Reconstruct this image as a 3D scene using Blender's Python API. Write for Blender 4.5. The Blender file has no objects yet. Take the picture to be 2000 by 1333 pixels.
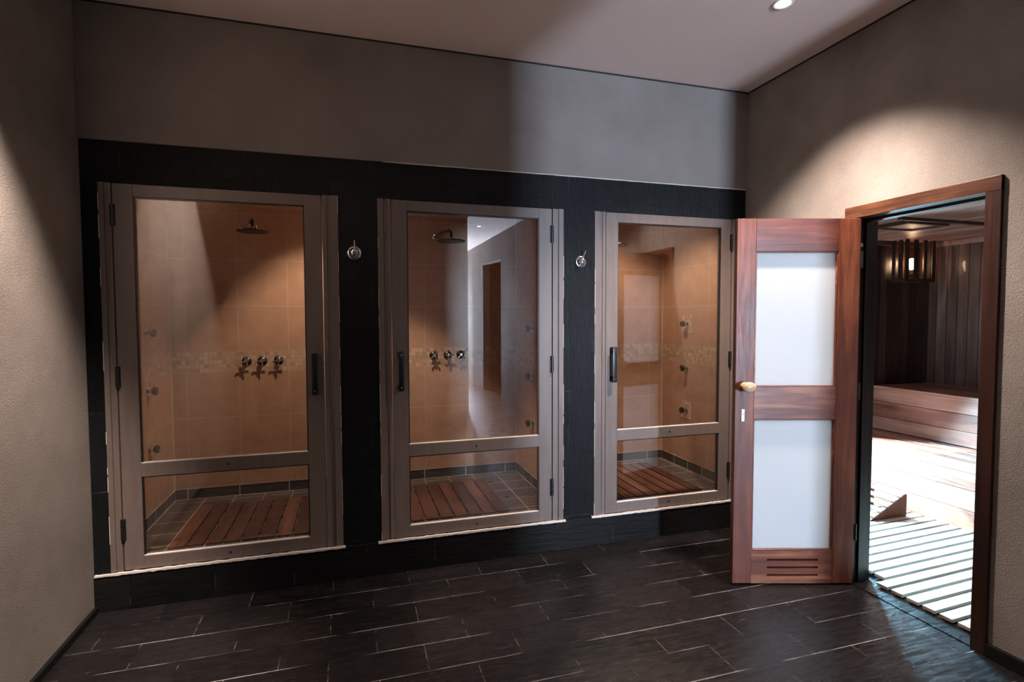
import bpy, bmesh, math, random
from mathutils import Vector, Matrix
random.seed(7)
PI = math.pi
S = bpy.context.scene
C = S.collection

# ------------------------------------------------------------------ room dimensions (metres)
XL, XR, YB, ZC = -1.28, 2.715, 3.236, 3.097       # left wall, right wall, shower wall, ceiling
YR = -2.0                                         # wall behind the camera
XP = 1.83                                        # corridor wall
YE = -6.3                                         # corridor end
ZS, ZL = 0.1925, 2.42                             # sill top, lintel top
SY, SZ = 4.42, 0.195                              # stall back wall, stall floor
SN, SE, SC = 4.0, 5.59, 2.25                      # sauna north wall, east wall, ceiling
SWX, SS = 2.865, 0.6                              # sauna west face, sauna south wall

# ------------------------------------------------------------------ mesh helpers
def bx(bm, x0, x1, y0, y1, z0, z1, bev=0.0, M=None):
    vs = [bm.verts.new((x, y, z)) for x in (x0, x1) for y in (y0, y1) for z in (z0, z1)]
    idx = [(0, 1, 3, 2), (4, 6, 7, 5), (0, 4, 5, 1), (2, 3, 7, 6), (0, 2, 6, 4), (1, 5, 7, 3)]
    fs = [bm.faces.new([vs[i] for i in f]) for f in idx]
    geo = vs
    if bev > 0:
        es = list({e for f in fs for e in f.edges})
        r = bmesh.ops.bevel(bm, geom=es, offset=bev, segments=2, affect='EDGES', profile=0.6)
        geo = [v for v in set(r['verts']) | set(v for v in vs if v.is_valid)]
    if M is not None:
        bmesh.ops.transform(bm, matrix=M, verts=[v for v in geo if v.is_valid])

def cyl(bm, p0, p1, r0, r1=None, seg=20, cap=True):
    r1 = r0 if r1 is None else r1
    p0, p1 = Vector(p0), Vector(p1)
    d = (p1 - p0).normalized()
    a = d.orthogonal().normalized(); b = d.cross(a)
    A, B = [], []
    for i in range(seg):
        t = 2 * PI * i / seg
        o = a * math.cos(t) + b * math.sin(t)
        A.append(bm.verts.new(p0 + o * r0)); B.append(bm.verts.new(p1 + o * r1))
    for i in range(seg):
        j = (i + 1) % seg
        bm.faces.new((A[i], A[j], B[j], B[i]))
    if cap:
        bm.faces.new(A[::-1]); bm.faces.new(B)

def lathe(bm, prof, M=None, seg=28):
    """prof: [(radius, height)] about local Z"""
    rings = []
    for r, z in prof:
        if r < 1e-6:
            rings.append([bm.verts.new((0, 0, z))])
        else:
            rings.append([bm.verts.new((r * math.cos(2 * PI * i / seg), r * math.sin(2 * PI * i / seg), z)) for i in range(seg)])
    for a, b in zip(rings, rings[1:]):
        for i in range(seg):
            j = (i + 1) % seg
            if len(a) == 1 and len(b) == 1: continue
            if len(a) == 1: bm.faces.new((a[0], b[i], b[j]))
            elif len(b) == 1: bm.faces.new((a[i], a[j], b[0]))
            else: bm.faces.new((a[i], a[j], b[j], b[i]))
    vs = [v for r in rings for v in r]
    if M is not None:
        bmesh.ops.transform(bm, matrix=M, verts=vs)

def obj(name, bm, mat, parent=None, smooth=False, **props):
    bmesh.ops.recalc_face_normals(bm, faces=bm.faces)
    me = bpy.data.meshes.new(name); bm.to_mesh(me); bm.free()
    if smooth:
        for p in me.polygons: p.use_smooth = True
        try: me.set_sharp_from_angle(angle=math.radians(38))
        except Exception: pass
    if mat is not None: me.materials.append(mat)
    o = bpy.data.objects.new(name, me); C.objects.link(o)
    if parent is not None: o.parent = parent
    for k, v in props.items(): o[k] = v
    return o

def box(name, x0, x1, y0, y1, z0, z1, mat, parent=None, bev=0.0, **props):
    bm = bmesh.new(); bx(bm, x0, x1, y0, y1, z0, z1, bev)
    return obj(name, bm, mat, parent, **props)

def thing(name, label, cat, loc=(0, 0, 0), rz=0.0, group=None, kind=None):
    o = bpy.data.objects.new(name, None); C.objects.link(o)
    o.empty_display_size = 0.05
    o.location = loc; o.rotation_euler = (0, 0, rz)
    o['label'] = label; o['category'] = cat
    if group: o['group'] = group
    if kind: o['kind'] = kind
    return o

def dup(root, loc, rz=0.0, label=None, group=None):
    r = root.copy(); C.objects.link(r); r.location = loc; r.rotation_euler = (0, 0, rz)
    if label: r['label'] = label
    if group: r['group'] = group
    for ch in list(root.children):
        c = ch.copy(); C.objects.link(c); c.parent = r
        for g in list(ch.children):
            d = g.copy(); C.objects.link(d); d.parent = c
    return r

# ------------------------------------------------------------------ material helpers
class N:
    def __init__(s, name):
        s.m = bpy.data.materials.new(name); s.m.use_nodes = True
        s.t = s.m.node_tree; s.t.nodes.clear()
        s.out = s.t.nodes.new('ShaderNodeOutputMaterial')
    def n(s, typ, ins=None, **kw):
        nd = s.t.nodes.new(typ)
        for k, v in kw.items(): setattr(nd, k, v)
        for k, v in (ins or {}).items(): s.set(nd, k, v)
        return nd
    def set(s, nd, k, v):
        i = nd.inputs[k]
        if isinstance(v, bpy.types.NodeSocket): s.t.links.new(v, i)
        elif isinstance(v, bpy.types.Node): s.t.links.new(v.outputs[0], i)
        else:
            if hasattr(i.default_value, '__len__') and not hasattr(v, '__len__'): v = (v,) * len(i.default_value)
            if hasattr(v, '__len__') and len(i.default_value) == 4 and len(v) == 3: v = tuple(v) + (1,)
            i.default_value = v
    def math(s, op, a, b=0.0, clamp=False):
        nd = s.n('ShaderNodeMath', operation=op, use_clamp=clamp); s.set(nd, 0, a); s.set(nd, 1, b); return nd.outputs[0]
    def mix(s, f, a, b, typ='RGBA', blend='MIX'):
        nd = s.t.nodes.new('ShaderNodeMix'); nd.data_type = 'RGBA'; nd.blend_type = blend
        for k, v in ((0, f), (6, a), (7, b)):
            i = nd.inputs[k]
            if isinstance(v, bpy.types.NodeSocket): s.t.links.new(v, i)
            else: i.default_value = (tuple(v) + (1,)) if hasattr(v, '__len__') and len(v) == 3 else v
        return nd.outputs[2]
    def coord(s, scale=(1, 1, 1), loc=(0, 0, 0), rot=(0, 0, 0)):
        tc = s.n('ShaderNodeTexCoord')
        mp = s.n('ShaderNodeMapping', {'Vector': tc.outputs['Object'], 'Scale': scale, 'Location': loc, 'Rotation': rot})
        return mp.outputs[0]
    def noise(s, vec, scale, detail=4, rough=0.55, dist=0.0):
        return s.n('ShaderNodeTexNoise', {'Vector': vec, 'Scale': scale, 'Detail': detail, 'Roughness': rough, 'Distortion': dist}).outputs[0]
    def ramp(s, f, stops):
        nd = s.n('ShaderNodeValToRGB', {'Fac': f}); cr = nd.color_ramp
        while len(cr.elements) < len(stops): cr.elements.new(0.5)
        for e, (p, c) in zip(cr.elements, stops):
            e.position = p; e.color = tuple(c) + (1,) if hasattr(c, '__len__') else (c, c, c, 1)
        return nd.outputs[0]
    def bump(s, h, strength, dist=0.01, normal=None):
        nd = s.n('ShaderNodeBump', {'Height': h, 'Strength': strength, 'Distance': dist})
        if normal is not None: s.set(nd, 'Normal', normal)
        return nd.outputs[0]
    def bsdf(s, col, rough=0.5, metal=0.0, normal=None, spec=0.5, coat=0.0, **kw):
        b = s.n('ShaderNodeBsdfPrincipled', {'Base Color': col, 'Roughness': rough, 'Metallic': metal, 'Specular IOR Level': spec, 'Coat Weight': coat})
        if normal is not None: s.set(b, 'Normal', normal)
        for k, v in kw.items(): s.set(b, k.replace('_', ' '), v)
        s.t.links.new(b.outputs[0], s.out.inputs[0]); return s.m

def m_simple(name, col, rough, metal=0.0, spec=0.5):
    return N(name).bsdf(col, rough, metal, spec=spec)

def m_plaster(name, a, b, bump=0.35):
    k = N(name); v = k.coord()
    n1 = k.noise(v, 2.2, 5); n2 = k.noise(v, 170, 3, 0.7)
    f = k.math('ADD', k.math('MULTIPLY', n1, 0.7), k.math('MULTIPLY', n2, 0.3))
    col = k.ramp(f, [(0.3, a), (0.72, b)])
    return k.bsdf(col, 0.85, normal=k.bump(n2, bump, 0.004), spec=0.2)

def swz(k, axes, scale=(1, 1, 1), loc=(0, 0, 0)):
    """object coordinates re-ordered, e.g. 'xz' -> (x, z, 0)"""
    tc = k.n('ShaderNodeTexCoord'); sp = k.n('ShaderNodeSeparateXYZ', {0: tc.outputs['Object']})
    cb = k.n('ShaderNodeCombineXYZ')
    for i, a in enumerate(axes): k.t.links.new(sp.outputs['xyz'.index(a)], cb.inputs[i])
    return k.n('ShaderNodeMapping', {'Vector': cb.outputs[0], 'Scale': scale, 'Location': loc}).outputs[0]

def m_slate(name, axes, w, h, loc, base, light, grout_hi, rough=(0.28, 0.6), streak=(3, 22, 22), bump=0.6, offset=0.5, gmask=(0.5, 0.62), vein=None, mort=0.004, spec=0.5, gst=(1, 1, 1), rows=False):
    k = N(name); v = swz(k, axes, loc=loc)
    br = k.n('ShaderNodeTexBrick', {'Vector': v, 'Scale': 1.0, 'Mortar Size': mort, 'Mortar Smooth': 0.3, 'Brick Width': w, 'Row Height': h,
                                    'Color1': (0, 0, 0, 1), 'Color2': (1, 1, 1, 1), 'Bias': 0.0}, offset=offset)
    vs = swz(k, axes, scale=streak)
    n1 = k.noise(vs, 1.0, 8, 0.66, 0.8)
    n2 = k.noise(v, 3.0, 4)
    n3 = k.noise(swz(k, axes, scale=gst), 7.0, 3, 0.7)
    tile = k.math('MULTIPLY', br.outputs[0], 0.25)
    f = k.math('ADD', k.math('ADD', k.math('MULTIPLY', n1, 0.5), k.math('MULTIPLY', n2, 0.4)), tile)
    col = k.ramp(f, [(0.35, base), (0.85, light)])
    gm = k.ramp(n3, [(gmask[0], 0.0), (gmask[1], 1.0)])
    if rows:                     # the long joints are pale, the short ones mostly dirty
        q = k.math('FRACT', k.math('DIVIDE', k.n('ShaderNodeSeparateXYZ', {0: v}).outputs[1], h))
        lng = k.math('GREATER_THAN', k.math('ABSOLUTE', k.math('SUBTRACT', q, 0.5)), 0.5 - 1.6 * mort / h)
        gm = k.math('MULTIPLY', gm, k.math('ADD', 0.28, k.math('MULTIPLY', lng, 0.72)))
    gc = k.mix(gm, base, grout_hi)
    if vein:                     # thin pale scratches along the cleft of the stone
        n4 = k.noise(vs, 1.6, 6, 0.7, 1.5)
        vm = k.ramp(n4, [(0.62, 0.0), (0.70, 1.0)])
        vm = k.math('MULTIPLY', vm, k.ramp(n3, [(0.5, 0.0), (0.7, 1.0)]))
        col = k.mix(k.math('MULTIPLY', vm, 0.8), col, vein)
    col = k.mix(br.outputs['Fac'], col, gc)
    hgt = k.math('SUBTRACT', n1, k.math('MULTIPLY', br.outputs['Fac'], 0.35))
    rg = k.ramp(n1, [(0.3, rough[0]), (0.8, rough[1])])
    return k.bsdf(col, rg, normal=k.bump(hgt, bump, 0.012), spec=spec)

def m_stall(name, axes, loc):
    """tan wall tiles 0.345 x 0.34 with a mosaic band between z 1.125 and 1.273"""
    k = N(name); v = swz(k, axes)
    sp = k.n('ShaderNodeSeparateXYZ', {0: v}); z = sp.outputs[1]
    def tiles(w, h, lc, mort, off=0.0, c1=0, c2=1):
        mp = k.n('ShaderNodeMapping', {'Vector': v, 'Location': lc})
        return k.n('ShaderNodeTexBrick', {'Vector': mp.outputs[0], 'Scale': 1.0, 'Mortar Size': mort, 'Mortar Smooth': 0.2, 'Brick Width': w, 'Row Height': h,
                                          'Color1': (0, 0, 0, 1), 'Color2': (1, 1, 1, 1)}, offset=off)
    lo = tiles(0.345, 0.335, (loc, -1.125 + 3.35, 0), 0.003)
    hi = tiles(0.345, 0.34, (loc, -1.273 + 3.4, 0), 0.003)
    mo = tiles(0.0295, 0.0295, (loc, -1.125 + 2.95, 0), 0.002)
    up = k.math('GREATER_THAN', z, 1.199)
    inb = k.math('MULTIPLY', k.math('GREATER_THAN', z, 1.125), k.math('LESS_THAN', z, 1.273))
    fac = k.mix(up, lo.outputs['Fac'], hi.outputs['Fac'])
    n = k.noise(v, 9, 5, 0.6)
    tile = k.ramp(n, [(0.3, (0.40, 0.235, 0.145)), (0.7, (0.50, 0.31, 0.205))])
    tile = k.mix(fac, tile, (0.54, 0.385, 0.275))
    mcol = k.ramp(mo.outputs['Color'], [(0.0, (0.36, 0.23, 0.15)), (0.5, (0.48, 0.33, 0.225)), (1.0, (0.57, 0.42, 0.30))])
    mcol = k.mix(mo.outputs['Fac'], mcol, (0.42, 0.29, 0.19))
    col = k.mix(inb, tile, mcol)
    h = k.math('SUBTRACT', 0.5, k.mix(inb, fac, mo.outputs['Fac']))
    return k.bsdf(col, 0.32, normal=k.bump(h, 0.25, 0.003), spec=0.5)

def m_wood(name, axis, dark, mid, light, rough=0.38, plank=None, seed=0.0, bump=0.15, coat=0.0, sc=1.0):
    k = N(name)
    st = {'x': (1.3, 16, 16), 'y': (16, 1.3, 16), 'z': (16, 16, 1.3)}[axis]
    oi = k.n('ShaderNodeObjectInfo')
    tc = k.n('ShaderNodeTexCoord')
    ad = k.n('ShaderNodeVectorMath', {0: tc.outputs['Object'], 1: (seed, seed * 1.7, seed * 0.6)}, operation='ADD')
    rn = k.n('ShaderNodeVectorMath', {0: ad.outputs[0]}, operation='ADD')
    cm = k.n('ShaderNodeCombineXYZ', {0: k.math('MULTIPLY', oi.outputs['Random'], 7.0), 1: k.math('MULTIPLY', oi.outputs['Random'], 3.0), 2: k.math('MULTIPLY', oi.outputs['Random'], 11.0)})
    k.t.links.new(cm.outputs[0], rn.inputs[1])
    mp = k.n('ShaderNodeMapping', {'Vector': rn.outputs[0], 'Scale': tuple(q * sc for q in st)})
    n1 = k.noise(mp.outputs[0], 1.0, 7, 0.62, 0.6)
    n0 = k.noise(rn.outputs[0], 2.6, 3)
    n2 = k.noise(mp.outputs[0], 6.0, 4, 0.7)
    f = k.math('ADD', k.math('MULTIPLY', n1, 0.62), k.math('ADD', k.math('MULTIPLY', n0, 0.3), k.math('MULTIPLY', n2, 0.12)))
    f = k.math('ADD', f, k.math('MULTIPLY', k.math('SUBTRACT', oi.outputs['Random'], 0.5), 0.22))
    if plank:                     # boards side by side: per board tone and dark joints
        ax, pitch, off = plank
        sp = k.n('ShaderNodeSeparateXYZ', {0: tc.outputs['Object']})
        q = k.math('DIVIDE', k.math('ADD', sp.outputs['xyz'.index(ax)], off + 50 * pitch), pitch)
        fl = k.math('FLOOR', q); fr = k.math('SUBTRACT', q, fl)
        wn = k.n('ShaderNodeTexWhiteNoise', noise_dimensions='1D'); k.t.links.new(fl, wn.inputs['W'])
        f = k.math('ADD', k.math('MULTIPLY', k.math('SUBTRACT', wn.outputs[0], 0.5), 0.28), f)
        jd = k.math('MINIMUM', fr, k.math('SUBTRACT', 1.0, fr))
        jt = k.math('LESS_THAN', jd, 0.035)
    col = k.ramp(f, [(0.33, dark), (0.55, mid), (0.8, light)])
    h = n1
    if plank:
        col = k.mix(jt, col, tuple(c * 0.12 for c in dark)); h = k.math('SUBTRACT', n1, k.math('MULTIPLY', jt, 1.2))
    return k.bsdf(col, k.ramp(n2, [(0.2, rough - 0.08), (0.8, rough + 0.12)]), normal=k.bump(h, bump, 0.006), coat=coat, spec=0.35)

def m_glass(name, tint=(0.93, 0.93, 0.92), refl=0.05, rough=0.0, dirt=0.0):
    k = N(name)
    lw = k.n('ShaderNodeLayerWeight', {'Blend': 0.5})
    f5 = k.math('POWER', lw.outputs['Facing'], 5.0)
    F = k.math('ADD', k.math('MULTIPLY', f5, 1 - refl), refl)
    tr = k.n('ShaderNodeBsdfTransparent', {'Color': tint})
    gl = k.n('ShaderNodeBsdfGlossy', {'Color': (1, 1, 1), 'Roughness': rough})
    mx = k.n('ShaderNodeMixShader', {0: F, 1: tr, 2: gl})
    k.t.links.new(mx.outputs[0], k.out.inputs[0]); return k.m

def m_frosted(name, col):
    k = N(name); v = k.coord(scale=(3, 3, 14))
    nm = k.bump(k.noise(v, 2.0, 3), 0.08, 0.004)
    d = k.n('ShaderNodeBsdfDiffuse', {'Color': col}); t = k.n('ShaderNodeBsdfTranslucent', {'Color': col})
    m1 = k.n('ShaderNodeMixShader', {0: 0.6, 1: d, 2: t})
    lw = k.n('ShaderNodeLayerWeight', {'Blend': 0.5})
    F = k.math('ADD', k.math('MULTIPLY', k.math('POWER', lw.outputs['Facing'], 5.0), 0.94), 0.06)
    g = k.n('ShaderNodeBsdfGlossy', {'Roughness': 0.06, 'Normal': nm})
    m2 = k.n('ShaderNodeMixShader', {0: F, 1: m1, 2: g})
    k.t.links.new(m2.outputs[0], k.out.inputs[0]); return k.m

def m_emit(name, col, st):
    k = N(name); e = k.n('ShaderNodeEmission', {'Color': col, 'Strength': st})
    k.t.links.new(e.outputs[0], k.out.inputs[0]); return k.m

def m_paint(name):
    """brown painted timber of the shower frames, dusty, faintly streaked"""
    k = N(name); v = k.coord(scale=(22, 22, 2.5)); u = k.coord()
    n = k.noise(v, 1.5, 6, 0.65); n2 = k.noise(u, 60, 3, 0.6)
    f = k.math('ADD', k.math('MULTIPLY', n, 0.75), k.math('MULTIPLY', n2, 0.25))
    col = k.ramp(f, [(0.3, (0.125, 0.094, 0.080)), (0.75, (0.165, 0.128, 0.112))])
    return k.bsdf(col, k.ramp(n, [(0.3, 0.3), (0.75, 0.48)]), normal=k.bump(n, 0.08, 0.003))

PLASTER = m_plaster('plaster_brown', (0.17, 0.143, 0.122), (0.31, 0.267, 0.232), 0.9)
PLASTER_D = m_plaster('plaster_darkened', (0.10, 0.08, 0.068), (0.16, 0.13, 0.11), 0.5)  # plaster darkened on the rear walls to cut bounced light
PLASTER_B = m_plaster('plaster_smooth', (0.155, 0.134, 0.121), (0.235, 0.206, 0.190), 0.3)
CEIL = m_plaster('ceiling_paint', (0.80, 0.65, 0.60), (0.84, 0.69, 0.64), 0.05)
BLACKGAP = m_simple('gap_shade_black', (0.012, 0.012, 0.012), 0.8)
FLOORM = m_slate('slate_floor', 'xy', 0.42, 0.1955, (0.32, -3.05 + 0.1955 * 20, 0), (0.005, 0.0045, 0.0045), (0.018, 0.015, 0.015), (0.40, 0.36, 0.34),
                 rough=(0.16, 0.42), streak=(7, 48, 48), bump=0.2, spec=0.3, rows=True, vein=(0.26, 0.23, 0.22), mort=0.0024, gmask=(0.46, 0.60), gst=(0.22, 1.3, 1))
CLAD = m_slate('slate_cladding', 'xz', 0.41, 0.413, (0.08, -0.627 + 0.413 * 10, 0), (0.0045, 0.0045, 0.005), (0.010, 0.011, 0.012), (0.07, 0.07, 0.07),
               rough=(0.30, 0.55), streak=(75, 7, 7), spec=0.12, bump=0.45, offset=0.5, gmask=(0.52, 0.7), mort=0.002)
CURB = m_slate('slate_curb', 'xz', 0.40, 0.6, (0.12, 0.3, 0), (0.005, 0.005, 0.005), (0.013, 0.012, 0.012), (0.10, 0.095, 0.09),
               rough=(0.32, 0.6), streak=(6, 50, 50), spec=0.12, bump=0.4, gmask=(0.5, 0.7), mort=0.0025)
STALLF = m_slate('stall_floor_slate', 'xy', 0.20, 0.2, (0.03, 0.06, 0), (0.045, 0.034, 0.030), (0.13, 0.10, 0.085), (0.45, 0.36, 0.30),
                 rough=(0.25, 0.5), streak=(8, 12, 12), bump=0.3, offset=0.0, gmask=(0.2, 0.4), mort=0.005)
SKIRTX = m_slate('stall_skirt_back', 'xz', 0.345, 0.5, (0.805, 0.2, 0), (0.035, 0.03, 0.03), (0.09, 0.075, 0.07), (0.5, 0.42, 0.36), streak=(8, 12, 12), bump=0.2, offset=0, gmask=(0.2, 0.4), mort=0.004)
SKIRTY = m_slate('stall_skirt_side', 'yz', 0.2, 0.5, (0.0, 0.2, 0), (0.035, 0.03, 0.03), (0.09, 0.075, 0.07), (0.5, 0.42, 0.36), streak=(8, 12, 12), bump=0.2, offset=0, gmask=(0.2, 0.4), mort=0.004)
STALLX = m_stall('stall_tiles_back', 'xz', 0.79 + 0.345 * 20)
STALLY = m_stall('stall_tiles_side', 'yz', 0.05)
GROUT = m_simple('pale_grout', (0.62, 0.50, 0.42), 0.8)
CAULK = m_plaster('white_caulk', (0.42, 0.37, 0.33), (0.78, 0.72, 0.66), 0.4)
PAINT = m_paint('brown_frame_paint')
GLASS = m_glass('clear_glass', refl=0.085)
FROST = m_frosted('frosted_glass', (0.93, 0.95, 0.95))
CHROME = m_simple('chrome', (0.75, 0.72, 0.70), 0.16, 1.0)
DARKMETAL = m_simple('dark_metal', (0.05, 0.045, 0.04), 0.35, 0.9)
BLACK = m_simple('black_enamel', (0.010, 0.010, 0.011), 0.3)
STEEL = m_simple('brushed_steel', (0.62, 0.60, 0.58), 0.35, 1.0)
RD, RM, RL = (0.030, 0.007, 0.004), (0.135, 0.034, 0.016), (0.40, 0.135, 0.062)
DOORZ = m_wood('door_wood_stile', 'z', RD, RM, RL, 0.42)
DOORX = m_wood('door_wood_rail', 'x', RD, RM, (0.46, 0.20, 0.10), 0.34, seed=3.1)
CASZ = m_wood('casing_wood_post', 'z', (0.014, 0.005, 0.003), (0.038, 0.012, 0.007), (0.11, 0.038, 0.02), 0.38, seed=1.3)
CASY = m_wood('casing_wood_head', 'y', (0.018, 0.007, 0.004), (0.058, 0.021, 0.011), (0.21, 0.085, 0.038), 0.38, seed=2.3)
KNOBW = m_wood('knob_wood', 'x', (0.30, 0.14, 0.07), (0.52, 0.30, 0.17), (0.70, 0.46, 0.28), 0.3, seed=5.0, coat=0.4)
DUCK = m_wood('duckboard_wood', 'y', (0.028, 0.010, 0.006), (0.088, 0.034, 0.021), (0.27, 0.12, 0.07), 0.5, seed=4.0)
SLATX = m_wood('sauna_floor_wood', 'x', (0.22, 0.15, 0.12), (0.40, 0.31, 0.26), (0.56, 0.47, 0.42), 0.42, seed=6.0)
BENCH = m_wood('bench_wood', 'y', (0.09, 0.026, 0.017), (0.31, 0.125, 0.085), (0.54, 0.29, 0.22), 0.36, seed=7.0, coat=0.15)
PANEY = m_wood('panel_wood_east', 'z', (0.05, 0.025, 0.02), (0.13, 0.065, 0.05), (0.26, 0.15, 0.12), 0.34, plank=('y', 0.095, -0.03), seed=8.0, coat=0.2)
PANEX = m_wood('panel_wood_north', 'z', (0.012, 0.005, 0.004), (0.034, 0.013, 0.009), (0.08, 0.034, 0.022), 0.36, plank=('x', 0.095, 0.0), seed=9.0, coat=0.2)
CEILW = m_wood('ceiling_wood', 'y', (0.16, 0.07, 0.05), (0.38, 0.19, 0.145), (0.58, 0.36, 0.29), 0.38, plank=('x', 0.085, 0.0), seed=10.0)
DARKW = m_wood('dark_batten_wood', 'x', (0.02, 0.008, 0.006), (0.05, 0.02, 0.014), (0.10, 0.04, 0.03), 0.45, seed=11.0)
WEDGEW = N('wedge_wood').bsdf((0.11, 0.032, 0.018, 1), 0.6, spec=0.1)
SHADEW = m_wood('lamp_shade_wood', 'z', (0.010, 0.004, 0.003), (0.022, 0.009, 0.006), (0.05, 0.02, 0.012), 0.45, seed=12.0)

ST = dict(kind='structure')
# ------------------------------------------------------------------ structure of the main room
T = 0.15
box('floor', XL - T, SWX, YE - T, YB + 0.02, -0.12, 0.0, FLOORM, **ST)
bm = bmesh.new(); bx(bm, XL - T, XR + T, YE - T, YB + T, ZC, ZC + 0.12)
obj('ceiling', bm, CEIL, **ST)
box('wall_left', XL - T, XL, YR - T, YB + 0.02, 0, ZC, PLASTER, **ST)
# wall behind the camera with the corridor beside it
box('wall_rear', XL, XP - 0.0, YR - T, YR, 0, ZC, PLASTER_D, **ST)
box('wall_corridor', XP - T, XP, YE - T, YR - T, 0, ZC, PLASTER_D, **ST)
# right wall: sauna doorway and a second opening further back
OY0, OY1, OZ = 1.70, 2.345, 2.065
bm = bmesh.new()
bx(bm, XR, XR + T, OY1 + 0.035, YB + 0.02, 0, ZC)
bx(bm, XR, XR + T, -3.2, OY0 - 0.035, 0, ZC)
bx(bm, XR, XR + T, OY0 - 0.035, OY1 + 0.035, OZ + 0.035, ZC)
bx(bm, XR, XR + T, -4.6, -3.2, 2.62, ZC)
bx(bm, XR, XR + T, YE - T, -4.6, 0, ZC)
obj('wall_right', bm, PLASTER, **ST)
bm = bmesh.new()
bx(bm, XR + 1.4, XR + 1.5, -4.75, -3.05, 0, 2.75); bx(bm, XR + T, XR + 1.4, -4.75, -4.65, 0, 2.75)
bx(bm, XR + T, XR + 1.4, -3.15, -3.05, 0, 2.75); bx(bm, XR + T, XR + 1.4, -4.65, -3.15, 2.65, 2.75); bx(bm, XR + T, XR + 1.4, -4.65, -3.15, -0.1, 0.0)
obj('wall_alcove', bm, PLASTER_D, **ST)
box('wall_shade_stub', XR - 0.215, XR, -0.72, -0.55, 0, ZC, PLASTER_D, **ST)  # added stub behind the camera, keeps corridor daylight off the right wall
# corridor end with the daylight window
WX0, WX1, WZ0, WZ1 = 2.29, 2.57, 0.75, 2.25
bm = bmesh.new()
bx(bm, XP, WX0, YE - T, YE, 0, ZC); bx(bm, WX1, XR, YE - T, YE, 0, ZC)
bx(bm, WX0, WX1, YE - T, YE, 0, WZ0); bx(bm, WX0, WX1, YE - T, YE, WZ1, ZC)
obj('wall_corridor_end', bm, PLASTER_D, **ST)
bm = bmesh.new()
for a in ((WX0, WX0 + 0.04, WZ0, WZ1), (WX1 - 0.04, WX1, WZ0, WZ1), (WX0, WX1, WZ0, WZ0 + 0.04), (WX0, WX1, WZ1 - 0.04, WZ1)):
    bx(bm, a[0], a[1], YE - 0.10, YE - 0.05, a[2], a[3])
w1 = obj('window_1', bm, PAINT, **ST)
box('pane', WX0 + 0.04, WX1 - 0.04, YE - 0.08, YE - 0.075, WZ0 + 0.04, WZ1 - 0.04, GLASS, w1)

# shower wall: plaster above, slate cladding with three door openings below, slate curb
OPEN = [(-1.205, -0.052), (0.165, 1.322), (1.54, 2.697)]
FB, FT = 0.197, 2.212
box('wall_back', XL, XR, YB - 0.010, YB + T, ZL, ZC, PLASTER_B, bev=0.004, **ST)
xs = [XL] + [v for o in OPEN for v in o] + [XR]
bm = bmesh.new()
for i in range(0, len(xs), 2):
    if xs[i + 1] - xs[i] > 0.001: bx(bm, xs[i], xs[i + 1], YB, YB + T, ZS, FT)
bx(bm, XL, XR, YB, YB + T, FT, ZL)
obj('wall_back_slate', bm, CLAD, **ST)
bm = bmesh.new(); bx(bm, XL, XR, YB - 0.012, YB + T, 0, ZS, 0.003)
obj('trim_1', bm, CURB, **ST)
# slightly ragged: caulk along the sill, lit plaster lip painted pale above the slate
def ragged(bm, x0, x1, y0, y1, z, amp, th, n, zr=0.0):
    pts = []
    for i in range(n + 1):
        t = i / n
        pts.append((x0 + (x1 - x0) * t, z + zr * t + random.uniform(-amp, amp) * 0.4, th + random.uniform(0, amp)))
    for (xa, za, ta), (xb, zb, tb) in zip(pts, pts[1:]):
        v = [bm.verts.new(p) for p in ((xa, y0, za - ta), (xb, y0, zb - tb), (xb, y0, zb + tb), (xa, y0, za + ta), (xa, y1, za - ta), (xb, y1, zb - tb), (xb, y1, zb + tb), (xa, y1, za + ta))]
        for f in ((0, 1, 2, 3), (7, 6, 5, 4), (3, 2, 6, 7), (0, 4, 5, 1), (0, 3, 7, 4), (1, 5, 6, 2)): bm.faces.new([v[i] for i in f])
bm = bmesh.new(); ragged(bm, 0.2, XR - 0.01, YB - 0.013, YB - 0.002, ZL, 0.0012, 0.0018, 60)
obj('trim_2', bm, CAULK, **ST)
for i, (a, b) in enumerate(OPEN):
    bm = bmesh.new(); ragged(bm, a - (0.07 if i == 0 else 0.02), b + 0.012, YB - 0.018, YB + 0.0, ZS + 0.001, 0.003, 0.0035, 70)
    obj('trim_%d' % (3 + i), bm, CAULK, **ST)
# black strips painted in for the shade where the walls meet the ceiling
box('trim_6', XL, XR, YB - 0.016, YB - 0.0105, ZC - 0.008, ZC, BLACKGAP, **ST)
box('trim_7', XR - 0.006, XR, YR, YB - 0.02, ZC - 0.008, ZC, BLACKGAP, **ST)
# low slate skirtings
box('baseboard_right', XR - 0.02, XR, -0.545, 1.638, 0, 0.062, CURB, bev=0.003, **ST)
box('baseboard_right_far', XR - 0.02, XR, 2.41, YB - 0.013, 0, 0.062, CURB, bev=0.003, **ST)
box('baseboard_left', XL, XL + 0.018, YR, YB - 0.013, 0, 0.035, CURB, bev=0.003, **ST)

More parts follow.
